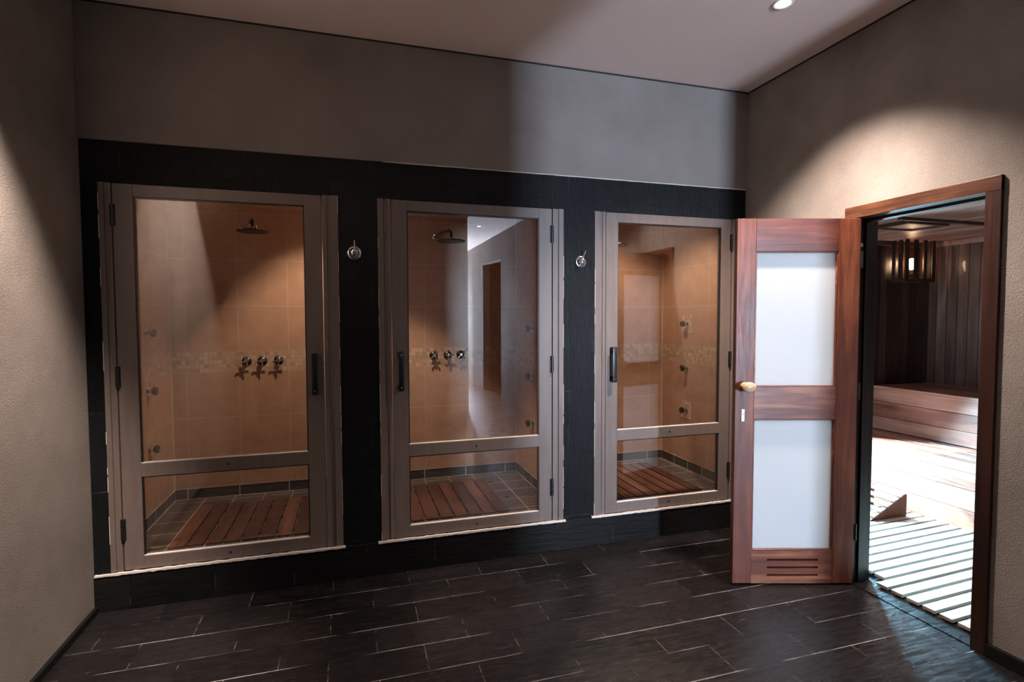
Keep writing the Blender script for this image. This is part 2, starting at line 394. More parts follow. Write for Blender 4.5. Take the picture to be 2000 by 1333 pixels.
# ------------------------------------------------------------------ shower stalls
STALL = [(-1.235, 0.03), (0.10, 1.37), (1.50, 2.80)]
YI = YB + T
bm = bmesh.new(); bx(bm, STALL[0][0] - 0.1, STALL[2][1] + 0.02, YB + 0.03, SY + 0.1, SZ - 0.1, SZ)
obj('floor_stalls', bm, STALLF, **ST)
bm = bmesh.new(); bx(bm, STALL[0][0] - 0.1, STALL[2][1] + 0.02, SY, SY + 0.1, SZ, 2.7)
obj('wall_stall_back', bm, STALLX, **ST)
sides = [(STALL[0][0] - 0.1, STALL[0][0]), (STALL[0][1], STALL[1][0]), (STALL[1][1], STALL[2][0]), (STALL[2][1], STALL[2][1] + 0.03)]
for a, b in sides:
    box('wall_stall_side', a, b, YI, SY, SZ, 2.7, STALLY, **ST)
box('ceiling_stalls', STALL[0][0] - 0.1, STALL[2][1] + 0.02, YI, SY + 0.1, 2.6, 2.7, m_simple('stall_ceiling_paint', (0.45, 0.36, 0.30), 0.9), **ST)
for i, (a, b) in enumerate(STALL):
    bm = bmesh.new(); bx(bm, a + 0.006, b - 0.006, SY - 0.006, SY, SZ, SZ + 0.078)
    obj('baseboard_back', bm, SKIRTX, **ST)
    for x0, x1 in ((a, a + 0.006), (b - 0.006, b)):
        box('baseboard_side', x0, x1, YI, SY, SZ, SZ + 0.078, SKIRTY, **ST)
    bm = bmesh.new()                                      # grout beads in the corners and above the skirting
    bx(bm, a + 0.006, a + 0.0085, YI, SY - 0.006, SZ + 0.077, SZ + 0.081); bx(bm, b - 0.0085, b - 0.006, YI, SY - 0.006, SZ + 0.077, SZ + 0.081)
    bx(bm, a, b, SY - 0.0085, SY - 0.006, SZ + 0.077, SZ + 0.081)
    bx(bm, a, a + 0.005, SY - 0.005, SY, SZ + 0.08, 2.6); bx(bm, b - 0.005, b, SY - 0.005, SY, SZ + 0.08, 2.6)
    bx(bm, a + 0.006, b - 0.006, SY - 0.009, SY - 0.006, SZ, SZ + 0.003)
    bx(bm, a + 0.006, a + 0.009, YI, SY - 0.006, SZ, SZ + 0.003); bx(bm, b - 0.009, b - 0.006, YI, SY - 0.006, SZ, SZ + 0.003)
    obj('trim_%d' % (8 + i), bm, GROUT, **ST)

# ------------------------------------------------------------------ shower doors
# per door: frame outer x0,x1; door stile outer; glass x0,x1
DOORS = [dict(o=OPEN[0], d=(-1.145, -0.142), g=(-1.056, -0.232), hinge=-1, lab='leftmost brown framed glass shower door beside the plain left wall'),
         dict(o=OPEN[1], d=(0.243, 1.243), g=(0.332, 1.156), hinge=1, lab='middle brown framed glass shower door between the two black slate piers'),
         dict(o=OPEN[2], d=(1.625, 2.602), g=(1.712, 2.519), hinge=1, lab='brown framed glass shower door nearest the open wooden sauna door')]
def moulding(bm, x0, x1, y0, inner):                       # stepped jamb: outer flat, groove, inner bead
    w = x1 - x0
    if inner > 0: a, b, c = x0, x0 + w * 0.45, x0 + w * 0.72
    else: a, b, c = x1, x1 - w * 0.45, x1 - w * 0.72
    end = x1 if inner > 0 else x0
    def seg(p, q, y): bx(bm, min(p, q), max(p, q), y, y0 + 0.09, FB, FT, 0.002)
    seg(a, b, y0); seg(b, c, y0 + 0.008); seg(c, end, y0 + 0.003)
for i, D in enumerate(DOORS):
    ox0, ox1 = D['o']; dx0, dx1 = D['d']; gx0, gx1 = D['g']
    fr = thing('door_frame', ['fixed brown timber jambs around the leftmost shower door', 'fixed brown timber jambs around the middle shower door', 'fixed brown timber jambs around the shower door behind the open sauna door'][i], 'door frame', (0, 0, 0), kind='structure')
    fr.name = 'trim_%d' % (20 + i)
    y = YB - 0.004
    bm = bmesh.new(); moulding(bm, ox0, dx0 - 0.005, y, 1); obj('jamb', bm, PAINT, fr)
    bm = bmesh.new(); moulding(bm, dx1 + 0.005, ox1, y, -1); obj('jamb', bm, PAINT, fr)
    box('stop_head', ox0, ox1, YB + 0.035, YB + 0.10, FT - 0.03, FT, PAINT, fr)
    bm = bmesh.new()
    for x0_, x1_ in ((ox0, ox0 + 0.0025), (ox1 - 0.0025, ox1)):    # pale crumbling edge line against the slate
        z = FB
        while z < FT - 0.1:
            l = random.uniform(0.03, 0.16)
            if random.random() < 0.6: bx(bm, x0_, x1_, y - 0.002, y + 0.001, z, min(z + l, FT))
            z += l + random.uniform(0.0, 0.05)
    obj('edge_caulk', bm, CAULK, fr)
    d = thing('door_%d' % (i + 1), D['lab'], 'door', (0, 0, 0), kind='structure')
    yf = YB + 0.003; yb = YB + 0.043
    z0, z1 = FB + 0.004, FT - 0.002
    for a, b in ((dx0, gx0), (gx1, dx1)):
        box('stile', a, b, yf, yb, z0, z1, PAINT, d, 0.0015)
    box('top_rail', gx0, gx1, yf, yb, 2.148, z1, PAINT, d, 0.0015)
    box('middle_rail', gx0, gx1, yf, yb, 0.690, 0.762, PAINT, d, 0.0015)
    box('bottom_rail', gx0, gx1, yf, yb, z0, 0.268, PAINT, d, 0.0015)
    for a, b in ((0.762, 2.148), (0.268, 0.690)):
        p = box('glass_pane', gx0 - 0.004, gx1 + 0.004, YB + 0.022, YB + 0.028, a - 0.004, b + 0.004, GLASS, d)
        bm = bmesh.new()
        bx(bm, gx0, gx1, YB + 0.0045, YB + 0.0215, a, a + 0.0035)
        obj('glazing_bead', bm, CAULK, p)
        bm = bmesh.new(); t = 0.006
        bx(bm, gx0, gx0 + t, YB + 0.010, YB + 0.0215, a + 0.004, b); bx(bm, gx1 - t, gx1, YB + 0.010, YB + 0.0215, a + 0.004, b); bx(bm, gx0, gx1, YB + 0.010, YB + 0.0215, b - t, b)
        obj('rubber_seal', bm, BLACK, p)
    # pull handle
    hx = {0: -0.190, 1: 0.288, 2: 1.672}[i]
    hc = gx1 if i == 0 else gx0
    bm = bmesh.new()
    s = 1 if i == 0 else -1
    bx(bm, hx - 0.015, hx + 0.015, yf - 0.046, yf - 0.030, 1.09, 1.325, 0.004)
    for zz in (1.112, 1.303):
        cyl(bm, (hx, yf - 0.036, zz), (hx, yf, zz), 0.009)
        bx(bm, hx - 0.016, hx + 0.016, yf - 0.006, yf, zz - 0.018, zz + 0.018, 0.002)
    hd = obj('pull_handle', bm, BLACK, d, smooth=True)
    bm = bmesh.new()
    for zz in (1.112, 1.303): cyl(bm, (hx, yf - 0.048, zz), (hx, yf - 0.045, zz), 0.006)
    obj('screw', bm, CHROME, hd)
    # hinges
    hgx = dx0 if D['hinge'] < 0 else dx1
    for zz in (2.05, 1.22, 0.42):
        bm = bmesh.new()
        for k in range(3): cyl(bm, (hgx, yf - 0.008, zz - 0.055 + k * 0.037), (hgx, yf - 0.008, zz - 0.055 + k * 0.037 + 0.035), 0.0085)
        bx(bm, hgx - 0.012, hgx + 0.012, yf - 0.004, yf + 0.001, zz - 0.055, zz + 0.055)
        obj('hinge', bm, BLACK, d, smooth=True)
# screws on the rails
    bm = bmesh.new()
    for zz in (0.726, 0.235): cyl(bm, ((gx0 + gx1) / 2, yf - 0.0015, zz), ((gx0 + gx1) / 2, yf, zz), 0.006)
    obj('rail_screw', bm, DARKMETAL, d)

# ------------------------------------------------------------------ lever valves on the piers
def flipY():                                                # local +Z points out of the wall, to -Y
    return Matrix.Rotation(PI / 2, 4, 'X')
def valve(name, loc, label, tilt):
    t = thing(name, label, 'shower valve', loc, group='lever valves on the slate piers')
    bm = bmesh.new(); lathe(bm, [(0, 0), (0.037, 0), (0.038, 0.003), (0.034, 0.006), (0.029, 0.006), (0.027, 0.009), (0, 0.009)], flipY())
    obj('backplate', bm, CHROME, t, smooth=True)
    bm = bmesh.new(); lathe(bm, [(0, 0.008), (0.023, 0.008), (0.024, 0.03), (0.021, 0.034), (0.018, 0.034), (0.017, 0.038), (0.011, 0.040), (0.010, 0.043), (0, 0.044)], flipY())
    obj('hub', bm, CHROME, t, smooth=True)
    bm = bmesh.new(); cyl(bm, (0, -0.03, 0.012), (math.sin(tilt) * 0.062, -0.045, 0.068), 0.0045, 0.0035)
    obj('lever', bm, CHROME, t, smooth=True)
    return t
valve('shower_valve', (0.034, YB, 1.893), 'round chrome lever valve on the slate pier between left and middle doors', 0.0)
valve('shower_valve', (1.441, YB, 1.880), 'round chrome lever valve on the narrow slate pier by the third door', 0.25)

# ------------------------------------------------------------------ stall fittings
def tap(loc, ang, label, group):
    t = thing('tap_handle', label, 'tap', loc, group=group)
    bm = bmesh.new(); lathe(bm, [(0, 0), (0.033, 0), (0.034, 0.004), (0.026, 0.012), (0.016, 0.018), (0.014, 0.03), (0, 0.03)], flipY())
    obj('escutcheon', bm, DARKMETAL, t, smooth=True)
    bm = bmesh.new()
    for k in range(4):
        a = ang + k * PI / 2
        c, s = math.cos(a), math.sin(a)
        cyl(bm, (0, -0.040, 0), (c * 0.036, -0.044, s * 0.036), 0.0045, 0.0055, 12)
        lathe(bm, [(0, -0.007), (0.005, -0.005), (0.007, 0), (0.005, 0.005), (0, 0.007)], Matrix.Translation((c * 0.038, -0.044, s * 0.038)), 12)
    obj('cross_handle', bm, CHROME, t, smooth=True)
    bm = bmesh.new(); lathe(bm, [(0, 0.028), (0.012, 0.028), (0.013, 0.048), (0.010, 0.054), (0, 0.055)], flipY())
    obj('cap', bm, CHROME, t, smooth=True)
where = ['nearest the left corner', 'in the centre of its row of three', 'nearest the door handle side']
for q, x in enumerate((-0.736, -0.629, -0.517)):
    tap((x, SY, 1.202), [0.3, 0.15, 0.1][q], 'chrome cross tap in the leftmost shower, ' + ['first from the left wall', 'centre one of the three', 'third from the left wall'][q], 'cross taps in the left shower')
for q, x in enumerate((0.659, 0.774, 0.882)):
    tap((x, SY, 1.214), [0.78, 0.0, 0.78][q], 'chrome cross tap in the middle shower, ' + ['nearest the door handle', 'centre one of the three', 'nearest the glass reflection streak'][q], 'cross taps in the middle shower')
def rain_head(x, z, label):
    t = thing('rain_shower', label, 'shower head', (x, SY, z), group='rain shower heads')
    bm = bmesh.new(); lathe(bm, [(0, 0), (0.028, 0), (0.030, 0.005), (0.016, 0.012), (0, 0.012)], Matrix.Translation((-0.055, 0, 0.075)) @ flipY())
    obj('wall_flange', bm, CHROME, t, smooth=True)
    bm = bmesh.new()
    pts = [Vector(p) for p in ((-0.055, 0, 0.075), (-0.045, -0.18, 0.082), (-0.01, -0.33, 0.078), (0, -0.365, 0.06), (0, -0.37, 0.012))]
    for a, b in zip(pts, pts[1:]): cyl(bm, a, b, 0.010, 0.010, 14)
    obj('arm', bm, DARKMETAL, t, smooth=True)
    bm = bmesh.new(); lathe(bm, [(0, 0.022), (0.013, 0.022), (0.016, 0.008), (0.03, 0.003), (0, 0.003)], Matrix.Translation((0, -0.37, 0)))
    obj('ball_joint', bm, CHROME, t, smooth=True)
    bm = bmesh.new(); lathe(bm, [(0, 0.004), (0.05, 0.003), (0.102, -0.003), (0.105, -0.008), (0.100, -0.012), (0, -0.012)], Matrix.Translation((0, -0.37, 0)), 36)
    obj('rose', bm, DARKMETAL, t, smooth=True)
rain_head(-0.62, 2.12, 'flat round rain shower head, dim, high in the leftmost shower')
rain_head(0.745, 2.105, 'flat round rain shower head high in the middle shower')
rain_head(2.11, 2.125, 'round rain shower head partly behind the frame of the third shower')
def jet(loc, sx, label, group):
    t = thing('body_jet', label, 'shower jet', loc, group=group)
    R = Matrix.Rotation(PI / 2 * sx, 4, 'Y')
    bm = bmesh.new(); lathe(bm, [(0, 0), (0.028, 0), (0.029, 0.004), (0.02, 0.010), (0.012, 0.012), (0.012, 0.03), (0, 0.03)], R)
    obj('flange', bm, CHROME, t, smooth=True)
    bm = bmesh.new(); lathe(bm, [(0, 0.026), (0.016, 0.026), (0.026, 0.036), (0.027, 0.05), (0.022, 0.056), (0.014, 0.056), (0.012, 0.052), (0, 0.052)], R)
    obj('nozzle', bm, DARKMETAL, t, smooth=True)
hh = ['topmost of three', 'centre one of three', 'lowest of three']
for q, z in enumerate((1.43, 1.058, 0.684)):
    jet((STALL[0][0], 3.935, z), 1, 'small chrome body jet on the leftmost shower side wall, ' + hh[q], 'body jets in the left shower')
for q, z in enumerate((1.435, 1.063, 0.691)):
    jet((STALL[1][1], 3.98, z), -1, 'small dark chrome body jet on the middle shower side wall, ' + hh[q], 'body jets in the middle shower')
MOS = N('mosaic_patch'); v_ = swz(MOS, 'yz')
b_ = MOS.n('ShaderNodeTexBrick', {'Vector': v_, 'Scale': 1.0, 'Mortar Size': 0.002, 'Brick Width': 0.0245, 'Row Height': 0.0245, 'Color1': (0.36, 0.22, 0.14, 1), 'Color2': (0.72, 0.58, 0.45, 1), 'Mortar': (0.5, 0.36, 0.25, 1)}, offset=0.0)
MOS = MOS.bsdf(b_.outputs[0], 0.35)
for q, z in enumerate((1.461, 1.079, 0.712)):
    jet((STALL[2][1] - 0.003, 4.033, z), -1, 'chrome body jet on the third shower side wall, ' + hh[q], 'body jets in the third shower')
for z in (1.461, 0.712):
    box('trim_30', STALL[2][1] - 0.003, STALL[2][1], 3.96, 4.107, z - 0.0735, z + 0.0735, MOS, **ST)
# shower duckboards
def duckboard(x0, n, label, y0=3.46, y1=4.18):
    t = thing('duckboard', label, 'duckboard', (x0, y0, SZ), group='wooden duckboards in the showers')
    L = y1 - y0; P = 0.0955
    for k in range(n):
        s = box('slat', k * P, k * P + 0.083, 0, L, 0.006, 0.020, DUCK, t, 0.002)
    for yy in (0.10, L / 2, L - 0.14):
        box('batten', 0.01, n * P - 0.02, yy, yy + 0.04, 0.0, 0.006, DUCK, t)
duckboard(-1.01, 9, 'dim reddish duckboard on the leftmost shower floor')
duckboard(0.27, 8, 'dark wet duckboard on the middle shower floor', 3.46, 4.20)
duckboard(1.70, 9, 'bright reddish duckboard on the third shower floor', 3.46, 4.26)

# ------------------------------------------------------------------ sauna doorway casing and jambs
cs = thing('trim_40', 'dark reddish wooden casing around the sauna doorway', 'door frame', (0, 0, 0), kind='structure')
CX = XR - 0.018
def casing_post(y0, y1, name='casing_post'):
    bm = bmesh.new(); bx(bm, CX, XR + 0.002, y0, y1, 0, 2.13, 0.003); return obj(name, bm, CASZ, cs)
casing_post(1.640, 1.702); casing_post(2.343, 2.408)
bm = bmesh.new(); bx(bm, CX - 0.001, XR + 0.002, 1.640, 2.408, 2.066, 2.132, 0.003); obj('casing_head', bm, CASY, cs)
for y0, y1 in ((OY0 - 0.034, OY0), (OY1, OY1 + 0.034)):
    bm = bmesh.new(); bx(bm, XR + 0.002, SWX + 0.004, y0, y1, 0, OZ, 0.002)
    s = (OY0, OY0 + 0.014) if y0 < 2 else (OY1 - 0.014, OY1)
    bx(bm, XR + 0.055, XR + 0.10, s[0], s[1], 0, OZ - 0.014, 0.002)
    obj('jamb', bm, CASZ, cs)
bm = bmesh.new(); bx(bm, XR + 0.002, SWX + 0.004, OY0, OY1, OZ, OZ + 0.034, 0.002); bx(bm, XR + 0.055, XR + 0.10, OY0, OY1, OZ - 0.014, OZ)
obj('head_jamb', bm, CASY, cs)
bm = bmesh.new(); cyl(bm, (XR + 0.03, OY1 + 0.0, 1.92), (XR + 0.03, OY1 - 0.006, 1.92), 0.012)
obj('strike_stud', bm, STEEL, cs)
box('trim_41', XR + 0.0, SWX - 0.02, OY0, OY1, 0.0, 0.005, FLOORM, bev=0.002, **ST)

# ------------------------------------------------------------------ open sauna door
A, B = Vector((2.057, 2.511)), Vector((2.735, 2.302))
rz = math.atan2(B.y - A.y, B.x - A.x)
LW, LH, LT = 0.700, 2.052, 0.040
d = thing('door_4', 'open reddish wooden sauna door with two frosted panes and vent slots', 'door', (A.x, A.y, 0.010), rz, kind='structure')
# local x along the leaf from the free edge, local y away from the viewer
box('stile', 0, 0.105, 0, LT, 0, LH, DOORZ, d, 0.003)
box('stile', 0.562, LW - 0.02, 0, LT, 0, LH, DOORZ, d, 0.003)
box('top_rail', 0.105, 0.562, 0.0008, LT - 0.0008, 1.872, LH, DOORX, d, 0.002)
box('lock_rail', 0.105, 0.562, 0.0008, LT - 0.0008, 0.938, 1.118, DOORX, d, 0.002)
bm = bmesh.new()
zz = [0.0, 0.042, 0.053, 0.086, 0.097, 0.130, 0.141, 0.188]
for k in range(0, 8, 2): bx(bm, 0.105, 0.562, 0.0008, LT - 0.0008, zz[k], zz[k + 1])
for k in (1, 3, 5):
    bx(bm, 0.105, 0.195, 0.0008, LT - 0.0008, zz[k], zz[k + 1]); bx(bm, 0.482, 0.562, 0.0008, LT - 0.0008, zz[k], zz[k + 1])
obj('bottom_rail', bm, DOORX, d)
for z0, z1 in ((1.118, 1.872), (0.188, 0.938)):
    p = box('frosted_pane', 0.106, 0.561, 0.018, 0.023, z0 + 0.001, z1 - 0.001, FROST, d)
    bm = bmesh.new()
    for yy in ((0.004, 0.018), (0.023, 0.036)):
        bx(bm, 0.105, 0.113, yy[0], yy[1], z0, z1, 0.002); bx(bm, 0.554, 0.562, yy[0], yy[1], z0, z1, 0.002)
        bx(bm, 0.113, 0.554, yy[0], yy[1], z0, z0 + 0.008, 0.002); bx(bm, 0.113, 0.554, yy[0], yy[1], z1 - 0.008, z1, 0.002)
    obj('glazing_bead', bm, DOORX, p)
Mk = Matrix.Translation((0.055, 0, 1.125)) @ flipY()
bm = bmesh.new(); lathe(bm, [(0, 0), (0.024, 0), (0.026, 0.004), (0.018, 0.010), (0.011, 0.020), (0.012, 0.028), (0.024, 0.034), (0.032, 0.044), (0.034, 0.055), (0.029, 0.066), (0.017, 0.073), (0.006, 0.0745), (0, 0.0745)], Matrix.Translation((0.055, 0, 1.125)) @ Matrix.Diagonal((1.15, 1, 0.85, 1)) @ flipY())
kb = obj('knob', bm, KNOBW, d, smooth=True)
bm = bmesh.new(); cyl(bm, (0.055, -0.077, 1.125), (0.055, -0.0735, 1.125), 0.0035); obj('screw', bm, BLACK, kb)
bm = bmesh.new(); lathe(bm, [(0, 0), (0.024, 0), (0.026, 0.004), (0.012, 0.012), (0.012, 0.028), (0.03, 0.04), (0.033, 0.055), (0.02, 0.07), (0, 0.073)], Matrix.Translation((0.055, LT, 1.125)) @ Matrix.Rotation(-PI / 2, 4, 'X'))
obj('knob', bm, KNOBW, d, smooth=True)
bm = bmesh.new(); bx(bm, 0.036, 0.056, -0.002, 0.0, 0.925, 0.995, 0.003)
kp = obj('keyhole_plate', bm, STEEL, d, label='pale metal keyhole plate')
bm = bmesh.new(); cyl(bm, (0.046, -0.0026, 0.968), (0.046, -0.0018, 0.968), 0.004); bx(bm, 0.0445, 0.0475, -0.0026, -0.0018, 0.95, 0.968)
obj('keyhole', bm, BLACK, kp)
for z in (1.78, 1.05, 0.25):
    bm = bmesh.new(); cyl(bm, (LW - 0.012, 0.0, z), (LW - 0.012, 0.0, z + 0.09), 0.007); bx(bm, LW - 0.022, LW - 0.012, 0.0, 0.03, z, z + 0.09)
    obj('hinge', bm, DARKMETAL, d, smooth=True)

# ------------------------------------------------------------------ sauna
VX0, VX1, VZ0, VZ1 = 3.0, 4.25, 0.30, 1.40                  # window in the north wall, out of sight of the camera
bm = bmesh.new()
bx(bm, SWX - 0.04, VX0, SN, SN + 0.12, 0, SC); bx(bm, VX1, SE + 0.12, SN, SN + 0.12, 0, SC)
bx(bm, VX0, VX1, SN, SN + 0.12, 0, VZ0); bx(bm, VX0, VX1, SN, SN + 0.12, VZ1, SC)
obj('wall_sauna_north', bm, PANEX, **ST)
bm = bmesh.new()
for a in ((VX0, VX0 + 0.04, VZ0, VZ1), (VX1 - 0.04, VX1, VZ0, VZ1), (VX0, VX1, VZ0, VZ0 + 0.04), (VX0, VX1, VZ1 - 0.04, VZ1)):
    bx(bm, a[0], a[1], SN + 0.03, SN + 0.08, a[2], a[3])
w2 = obj('window_2', bm, CASZ, **ST)
box('pane', VX0 + 0.04, VX1 - 0.04, SN + 0.05, SN + 0.055, VZ0 + 0.04, VZ1 - 0.04, GLASS, w2)
box('wall_sauna_east', SE, SE + 0.12, SS, SN, 0, SC, PANEY, **ST)
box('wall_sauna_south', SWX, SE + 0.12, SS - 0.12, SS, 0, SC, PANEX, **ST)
bm = bmesh.new()                                             # boards lining the sauna side of the doorway wall
bx(bm, SWX, SWX + 0.012, OY1 + 0.03, SN, 0, SC); bx(bm, SWX, SWX + 0.012, SS, OY0 - 0.03, 0, SC); bx(bm, SWX, SWX + 0.012, OY0 - 0.03, OY1 + 0.03, OZ + 0.03, SC)
obj('wall_sauna_west', bm, PANEY, **ST)
box('ceiling_sauna', SWX, SE + 0.12, SS - 0.12, SN + 0.12, SC, SC + 0.1, CEILW, **ST)
box('floor_sauna', SWX, SE + 0.12, SS - 0.12, SN + 0.12, -0.1, 0.0, FLOORM, **ST)
box('trim_42', SE - 0.03, SE, SS, SN, SC - 0.045, SC, CEILW, bev=0.004, **ST)
box('trim_43', SWX + 0.01, SE - 0.03, SN - 0.03, SN, SC - 0.045, SC, DARKW, bev=0.004, **ST)
# benches: boards along Y, two tiers
BX1, BX2, BZ1, BZ2 = 4.17, 4.86, 0.437, 0.855
lb = thing('sauna_bench', 'lower sunlit tier of the reddish sauna bench standing on the slatted floor', 'bench', (BX1, SS + 0.01, 0), group=None)
LBY = SN - 0.02 - (SS + 0.01)
for z0, z1 in ((0.0, 0.142), (0.145, 0.288), (0.291, BZ1 - 0.022)):
    box('riser_board', 0.004, 0.026, 0, LBY, z0, z1 - 0.001, BENCH, lb, 0.002)
n = 7; w = (BX2 - BX1) / n
for k in range(n):
    box('seat_slat', k * w, (k + 1) * w - 0.008, 0, LBY, BZ1 - 0.022, BZ1, BENCH, lb, 0.003)
ub = thing('sauna_bench', 'upper tier of the reddish sauna bench against the panelled wall', 'bench', (BX2, SS + 0.01, 0))
for z0, z1 in ((0.0, 0.415), (0.44, 0.563), (0.565, 0.708), (0.71, BZ2 - 0.022)):
    box('riser_board', 0.004, 0.026, 0, LBY, z0, z1 - 0.002, BENCH, ub, 0.002)
n = 7; w = (SE - BX2 - 0.004) / n
for k in range(n):
    box('seat_slat', k * w, (k + 1) * w - 0.006, 0, LBY, BZ2 - 0.022, BZ2, BENCH, ub, 0.003)
# slatted floor: boards along X, turned by about three degrees
sf = thing('slatted_floor_rack', 'pale sunlit slatted wooden rack covering the sauna floor', 'duckboard', (2.905, 1.86, 0.0), 0.052)
k = -12
while True:
    y = k * 0.0835
    xend = BX1 - 0.012 - 2.905
    if 1.86 + y > SN - 0.14: break
    x0 = -0.09 if (1.86 + y < OY1 - 0.10 and 1.86 + y > OY0 + 0.0) else 0.0
    x0 = max(x0, -0.09)
    sh = 0.052 * y                                          # keep both ends inside the walls after the turn
    box('slat', (x0 if x0 < 0 else 0.0) + max(0, sh), xend - 0.012 + min(0, sh), y, y + 0.060, 0.012, 0.030, SLATX, sf, 0.002)
    k += 1
for xx in (0.15, 0.62, 1.08):
    box('batten', xx, xx + 0.04, -0.9, 1.85, 0.0, 0.012, DARKW, sf)
# wedge backrest on the floor, triangular sides, slats across the slope
wb = thing('wooden_wedge_rest', 'dark wedge shaped wooden backrest lying on the sauna floor by the bench', 'backrest', (3.60, 2.95, 0.031), 0.0)
for yy in (0.0, 0.26):
    bm = bmesh.new()
    P_ = [(0, 0), (0.36, 0), (0.36, 0.165), (0.335, 0.165)]
    lo = [bm.verts.new((x, yy, z)) for x, z in P_]; hi = [bm.verts.new((x, yy + 0.022, z)) for x, z in P_]
    bm.faces.new(lo[::-1]); bm.faces.new(hi)
    for q in range(4): bm.faces.new((lo[q], lo[(q + 1) % 4], hi[(q + 1) % 4], hi[q]))
    obj('side_board', bm, WEDGEW, wb)
ang = math.atan2(0.165, 0.335)
for q in range(5):
    s0 = 0.045 + q * 0.07
    M = Matrix.Translation((s0 * math.cos(ang), 0, s0 * math.sin(ang))) @ Matrix.Rotation(-ang, 4, 'Y')
    bm = bmesh.new(); bx(bm, 0, 0.034, -0.006, 0.288, 0.001, 0.013, 0.002, M)
    obj('slat', bm, SLATX, wb)
# ceiling battens / hatch frame
hb = thing('ceiling_batten', 'long dark batten crossing the slatted sauna ceiling', 'batten', (0, 0, SC))
box('strip', 3.88, 5.40, 2.985, 3.02, -0.022, 0, DARKW, hb, 0.003)
hf = thing('ceiling_vent', 'dark wooden vent frame on the sauna ceiling', 'vent', (4.05, 3.06, SC))
for a in ((0, 0.42, 0, 0.03), (0, 0.42, 0.27, 0.30), (0, 0.03, 0.03, 0.27), (0.39, 0.42, 0.03, 0.27)):
    box('frame_bar', a[0], a[1], a[2], a[3], -0.028, 0, DARKW, hf, 0.003)
box('shutter', 0.03, 0.39, 0.03, 0.27, -0.014, 0, CEILW, hf)
# corner lamp with wooden slatted shade
lp = thing('sauna_lamp', 'glowing bulb behind a slatted wooden shade in the sauna corner', 'lamp', (5.24, SN, 1.78), group=None)
# local: y negative towards the room
for x in (-0.19, -0.075, 0.04, 0.150):
    box('shade_slat', x, x + 0.042, -0.165, -0.150, 0.10, 0.47, SHADEW, lp, 0.002)
for y in (-0.125, -0.06):
    box('shade_slat', 0.178, 0.192, y, y + 0.035, 0.10, 0.47, SHADEW, lp, 0.002)
    box('shade_slat', -0.192, -0.178, y, y + 0.035, 0.10, 0.47, SHADEW, lp, 0.002)
box('shade_base', -0.195, 0.195, -0.165, 0, 0.07, 0.10, SHADEW, lp, 0.003)
BULB = m_emit('bulb_glow', (1.0, 0.62, 0.36), 45)
bm = bmesh.new(); lathe(bm, [(0, 0.15), (0.013, 0.15), (0.014, 0.19), (0, 0.19)], Matrix.Translation((-0.02, -0.09, 0))); obj('socket', bm, STEEL, lp, smooth=True)
bm = bmesh.new(); lathe(bm, [(0, 0.19), (0.013, 0.19), (0.018, 0.22), (0.030, 0.25), (0.031, 0.275), (0.022, 0.295), (0, 0.302)], Matrix.Translation((-0.02, -0.09, 0)), 20)
bl = obj('bulb', bm, BULB, lp, smooth=True)

# ------------------------------------------------------------------ ceiling downlights
DISC = m_emit('downlight_glow', (1.0, 0.88, 0.80), 60)
WHITE = m_simple('white_ring', (0.8, 0.76, 0.73), 0.4)
spots = [(2.113, 2.27, 'recessed ceiling spotlight over the open sauna door', 480),
         (2.14, -0.3, 'recessed ceiling spotlight over the room entry', 60),
         (2.168, -2.62, 'recessed ceiling spotlight reflected in the middle shower glass', 90),
         (-0.68, 1.7, 'recessed ceiling spotlight beside the plain left wall', 720)]
def light(name, typ, loc, energy, col, rot=(0, 0, 0), **kw):
    l = bpy.data.lights.new(name, typ); l.energy = energy; l.color = col
    for k, v in kw.items(): setattr(l, k, v)
    o = bpy.data.objects.new(name, l); C.objects.link(o); o.location = loc; o.rotation_euler = rot
    return o
WARM = (1.0, 0.84, 0.75)
for x, y, lab, e in spots:
    t = thing('ceiling_downlight', lab, 'ceiling light', (x, y, ZC), group='recessed ceiling spotlights')
    bm = bmesh.new(); lathe(bm, [(0.034, 0.0), (0.036, -0.004), (0.044, -0.006), (0.050, -0.003), (0.051, 0.0), (0.034, 0.0)], None, 36)
    obj('ring', bm, WHITE, t, smooth=True)
    bm = bmesh.new(); lathe(bm, [(0, -0.002), (0.034, -0.002), (0.034, 0.0), (0, 0.0)], None, 30)
    obj('lens', bm, DISC, t)
    left = x < 0                                             # the lamp by the left wall is tipped towards it
    light('spot_beam', 'SPOT', (x, y, ZC - 0.02), e, WARM, (0, math.radians(29) if left else 0, 0),
          spot_size=math.radians(106 if y > 2 else 86), spot_blend=0.4 if left else 0.75, shadow_soft_size=0.035)

# small lamps recessed in the stall ceilings
for x, y, e, ang, bl, tl, lab in ((-1.12, 4.19, 6, 44, 0.7, 0, 'small recessed lamp in the leftmost shower ceiling near the corner'),
                       (-0.15, 3.72, 95, 84, 0.6, 15, 'small recessed lamp in the leftmost shower ceiling near its right side'),
                       (0.36, 3.72, 150, 68, 0.5, 2, 'small recessed lamp in the middle shower ceiling'),
                       (2.15, 3.80, 72, 120, 0.6, 0, 'small recessed lamp in the third shower ceiling')):
    t = thing('stall_downlight', lab, 'ceiling light', (x, y, 2.6), group='recessed lamps in the shower ceilings')
    bm = bmesh.new(); lathe(bm, [(0.026, 0.0), (0.028, -0.004), (0.036, -0.005), (0.040, 0.0), (0.026, 0.0)], None, 28)
    obj('ring', bm, WHITE, t, smooth=True)
    bm = bmesh.new(); lathe(bm, [(0, -0.002), (0.026, -0.002), (0.026, 0.0), (0, 0.0)], None, 24)
    obj('lens', bm, DISC, t)
    light('stall_beam', 'SPOT', (x, y, 2.58), e, (1.0, 0.76, 0.60), (math.radians(tl), 0, 0), spot_size=math.radians(ang), spot_blend=bl, shadow_soft_size=0.025)

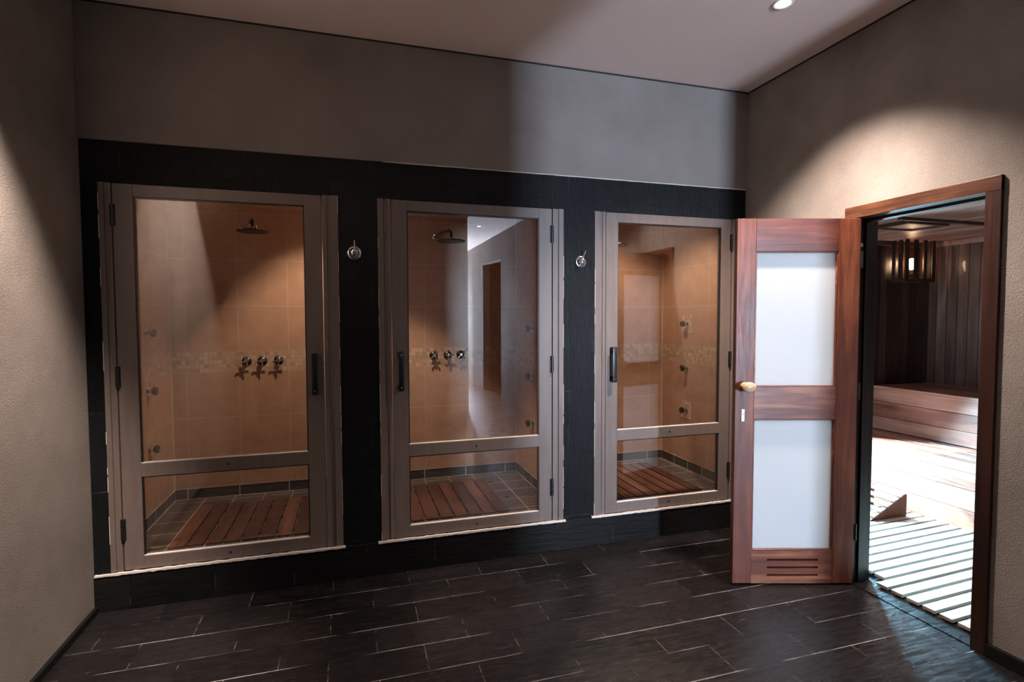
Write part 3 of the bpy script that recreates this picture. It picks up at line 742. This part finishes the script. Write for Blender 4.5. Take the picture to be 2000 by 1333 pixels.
# daylight: corridor window and sauna window
light('daylight_corridor', 'AREA', ((WX0 + WX1) / 2, YE + 0.01, (WZ0 + WZ1) / 2), 1000, (0.62, 0.77, 1.0), (PI / 2, 0, 0), shape='RECTANGLE', size=0.24, size_y=1.42)
dv = Vector((2.65, 2.0, 0.0)) - Vector((3.65, 3.9, 0.95))
light('daylight_sauna', 'AREA', (3.65, SN - 0.06, 0.95), 900, (0.33, 0.74, 1.0), dv.to_track_quat('-Z', 'Y').to_euler(), shape='RECTANGLE', size=0.9, size_y=0.8, spread=math.radians(165))
sd = Vector((0.70, -1.0, -0.90))
light('sun', 'SUN', (3, 8, 6), 36, (1.0, 0.97, 0.93), sd.to_track_quat('-Z', 'Y').to_euler(), angle=math.radians(0.8))
light('bulb_light', 'POINT', (5.22, SN - 0.09, 2.05), 30.0, (1.0, 0.50, 0.25), shadow_soft_size=0.03)

W = bpy.data.worlds.new('world'); S.world = W; W.use_nodes = True
W.node_tree.nodes['Background'].inputs[0].default_value = (0.75, 0.86, 1.0, 1)
W.node_tree.nodes['Background'].inputs[1].default_value = 1.0

# ------------------------------------------------------------------ descriptions of the setting
LAB = {
 'floor': ('black slate tile floor with thin pale joints', 'floor'), 'ceiling': ('plain pinkish white ceiling of the changing room', 'ceiling'),
 'wall_left': ('brown plastered wall at the left lit by a spotlight', 'wall'), 'wall_right': ('rough brown plastered wall around the sauna doorway', 'wall'),
 'wall_rear': ('dark plastered wall facing the shower doors', 'wall'), 'wall_corridor': ('dark plastered side wall of the corridor seen only in the glass', 'wall'),
 'wall_alcove': ('dark recess walls seen mirrored in the middle shower door', 'wall'), 'wall_shade_stub': ('added unseen stub wall keeping corridor daylight off the sauna side wall', 'wall'),
 'wall_corridor_end': ('dark end wall of the corridor around its window', 'wall'), 'window_1': ('narrow window at the end of the corridor', 'window'),
 'wall_back': ('plain plastered strip of wall above the black slate cladding', 'wall'), 'wall_back_slate': ('black slate cladding around the three shower doors', 'wall'),
 'trim_1': ('black slate curb under the three shower doors', 'curb'), 'trim_2': ('thin pale painted highlight on the plaster lip above the slate cladding', 'sealant'),
 'trim_3': ('white sealant line under the leftmost shower door', 'sealant'), 'trim_4': ('white sealant line under the middle shower door', 'sealant'), 'trim_5': ('white sealant line under the third shower door', 'sealant'),
 'trim_6': ('thin black strip painted as the shade between back wall and ceiling', 'trim'), 'trim_7': ('thin black strip painted as the shade between sauna side wall and ceiling', 'trim'),
 'trim_8': ('pale grout lines in the leftmost shower corners', 'grout'), 'trim_9': ('pale grout lines in the middle shower corners', 'grout'), 'trim_10': ('pale grout lines in the third shower corners', 'grout'),
 'baseboard_right': ('low black slate skirting in front of the sauna doorway', 'baseboard'), 'baseboard_right_far': ('low black slate skirting behind the open sauna door', 'baseboard'), 'baseboard_left': ('low black slate skirting under the lit left wall', 'baseboard'),
 'floor_stalls': ('dark slate tile floor inside the showers', 'floor'), 'wall_stall_back': ('tan tiled back wall of the showers with a mosaic band', 'wall'), 'ceiling_stalls': ('ceiling over the three showers', 'ceiling'),
 'wall_stall_side': ('tan tiled side wall of the leftmost shower with three jets', 'wall'), 'wall_stall_side.001': ('tan tiled partition between leftmost and middle showers', 'wall'),
 'wall_stall_side.002': ('tan tiled side wall with jets in the middle shower', 'wall'), 'wall_stall_side.003': ('tan tiled side wall with jets in the third shower', 'wall'),
 'baseboard_back': ('dark tile skirting along the back of the leftmost shower', 'baseboard'), 'baseboard_back.001': ('dark tile skirting along the back of the middle shower', 'baseboard'), 'baseboard_back.002': ('dark tile skirting along the back of the third shower', 'baseboard'),
 'baseboard_side': ('dark tile skirting below the jets of the leftmost shower', 'baseboard'), 'baseboard_side.001': ('dark tile skirting by the latch side of the leftmost shower', 'baseboard'),
 'baseboard_side.002': ('dark tile skirting by the latch side of the middle shower', 'baseboard'), 'baseboard_side.003': ('dark tile skirting below the jets of the middle shower', 'baseboard'),
 'baseboard_side.004': ('dark tile skirting by the latch side of the third shower', 'baseboard'), 'baseboard_side.005': ('dark tile skirting below the jets of the third shower', 'baseboard'),
 'trim_30': ('small mosaic square behind the topmost jet of the third shower', 'tile'), 'trim_30.001': ('small mosaic square behind the lowest jet of the third shower', 'tile'),
 'trim_41': ('thin slate threshold in the sauna doorway', 'threshold'), 'window_2': ('low window in the sauna wall letting in the sun', 'window'),
 'wall_sauna_north': ('dark wooden board wall behind the sauna lamp', 'wall'), 'wall_sauna_east': ('brown vertical board wall behind the upper sauna bench', 'wall'),
 'wall_sauna_south': ('board wall at the near end of the sauna', 'wall'), 'wall_sauna_west': ('board lining around the inside of the sauna doorway', 'wall'),
 'ceiling_sauna': ('reddish board ceiling of the sauna', 'ceiling'), 'floor_sauna': ('dark floor below the slatted sauna rack', 'floor'),
 'trim_42': ('wooden moulding between sauna ceiling and bench side wall', 'trim'), 'trim_43': ('dark wooden moulding above the sauna lamp', 'trim')}
for o in list(C.objects):
    if o.parent is None and o.name in LAB:
        o['label'], o['category'] = LAB[o.name]

# ------------------------------------------------------------------ camera
cam = bpy.data.cameras.new('camera'); co = bpy.data.objects.new('camera', cam); C.objects.link(co)
yaw, pitch, roll = 0.2927, 0.0437, -0.0029
cam.sensor_width = 36.0; cam.lens = 1053.69 / 2000 * 36.0
cam.clip_start = 0.02
F = Vector((math.sin(yaw) * math.cos(pitch), math.cos(yaw) * math.cos(pitch), -math.sin(pitch)))
Rt = Vector((math.cos(yaw), -math.sin(yaw), 0)); U = Rt.cross(F)
c, s = math.cos(roll), math.sin(roll)
R2 = c * Rt + s * U; U2 = -s * Rt + c * U
M = Matrix((R2, U2, -F)).transposed().to_4x4(); M.translation = Vector((0, 0, 1.5214))
co.matrix_world = M
S.camera = co
S.view_settings.view_transform = 'Standard'; S.view_settings.look = 'None'
S.view_settings.exposure = 0.0; S.view_settings.gamma = 1.0; S.view_settings.use_curve_mapping = False
cy = S.cycles
cy.use_denoising = True
try: cy.denoiser = 'OPENIMAGEDENOISE'
except Exception: pass
cy.max_bounces = 10; cy.diffuse_bounces = 5; cy.glossy_bounces = 5; cy.transparent_max_bounces = 16
cy.sample_clamp_indirect = 6.0
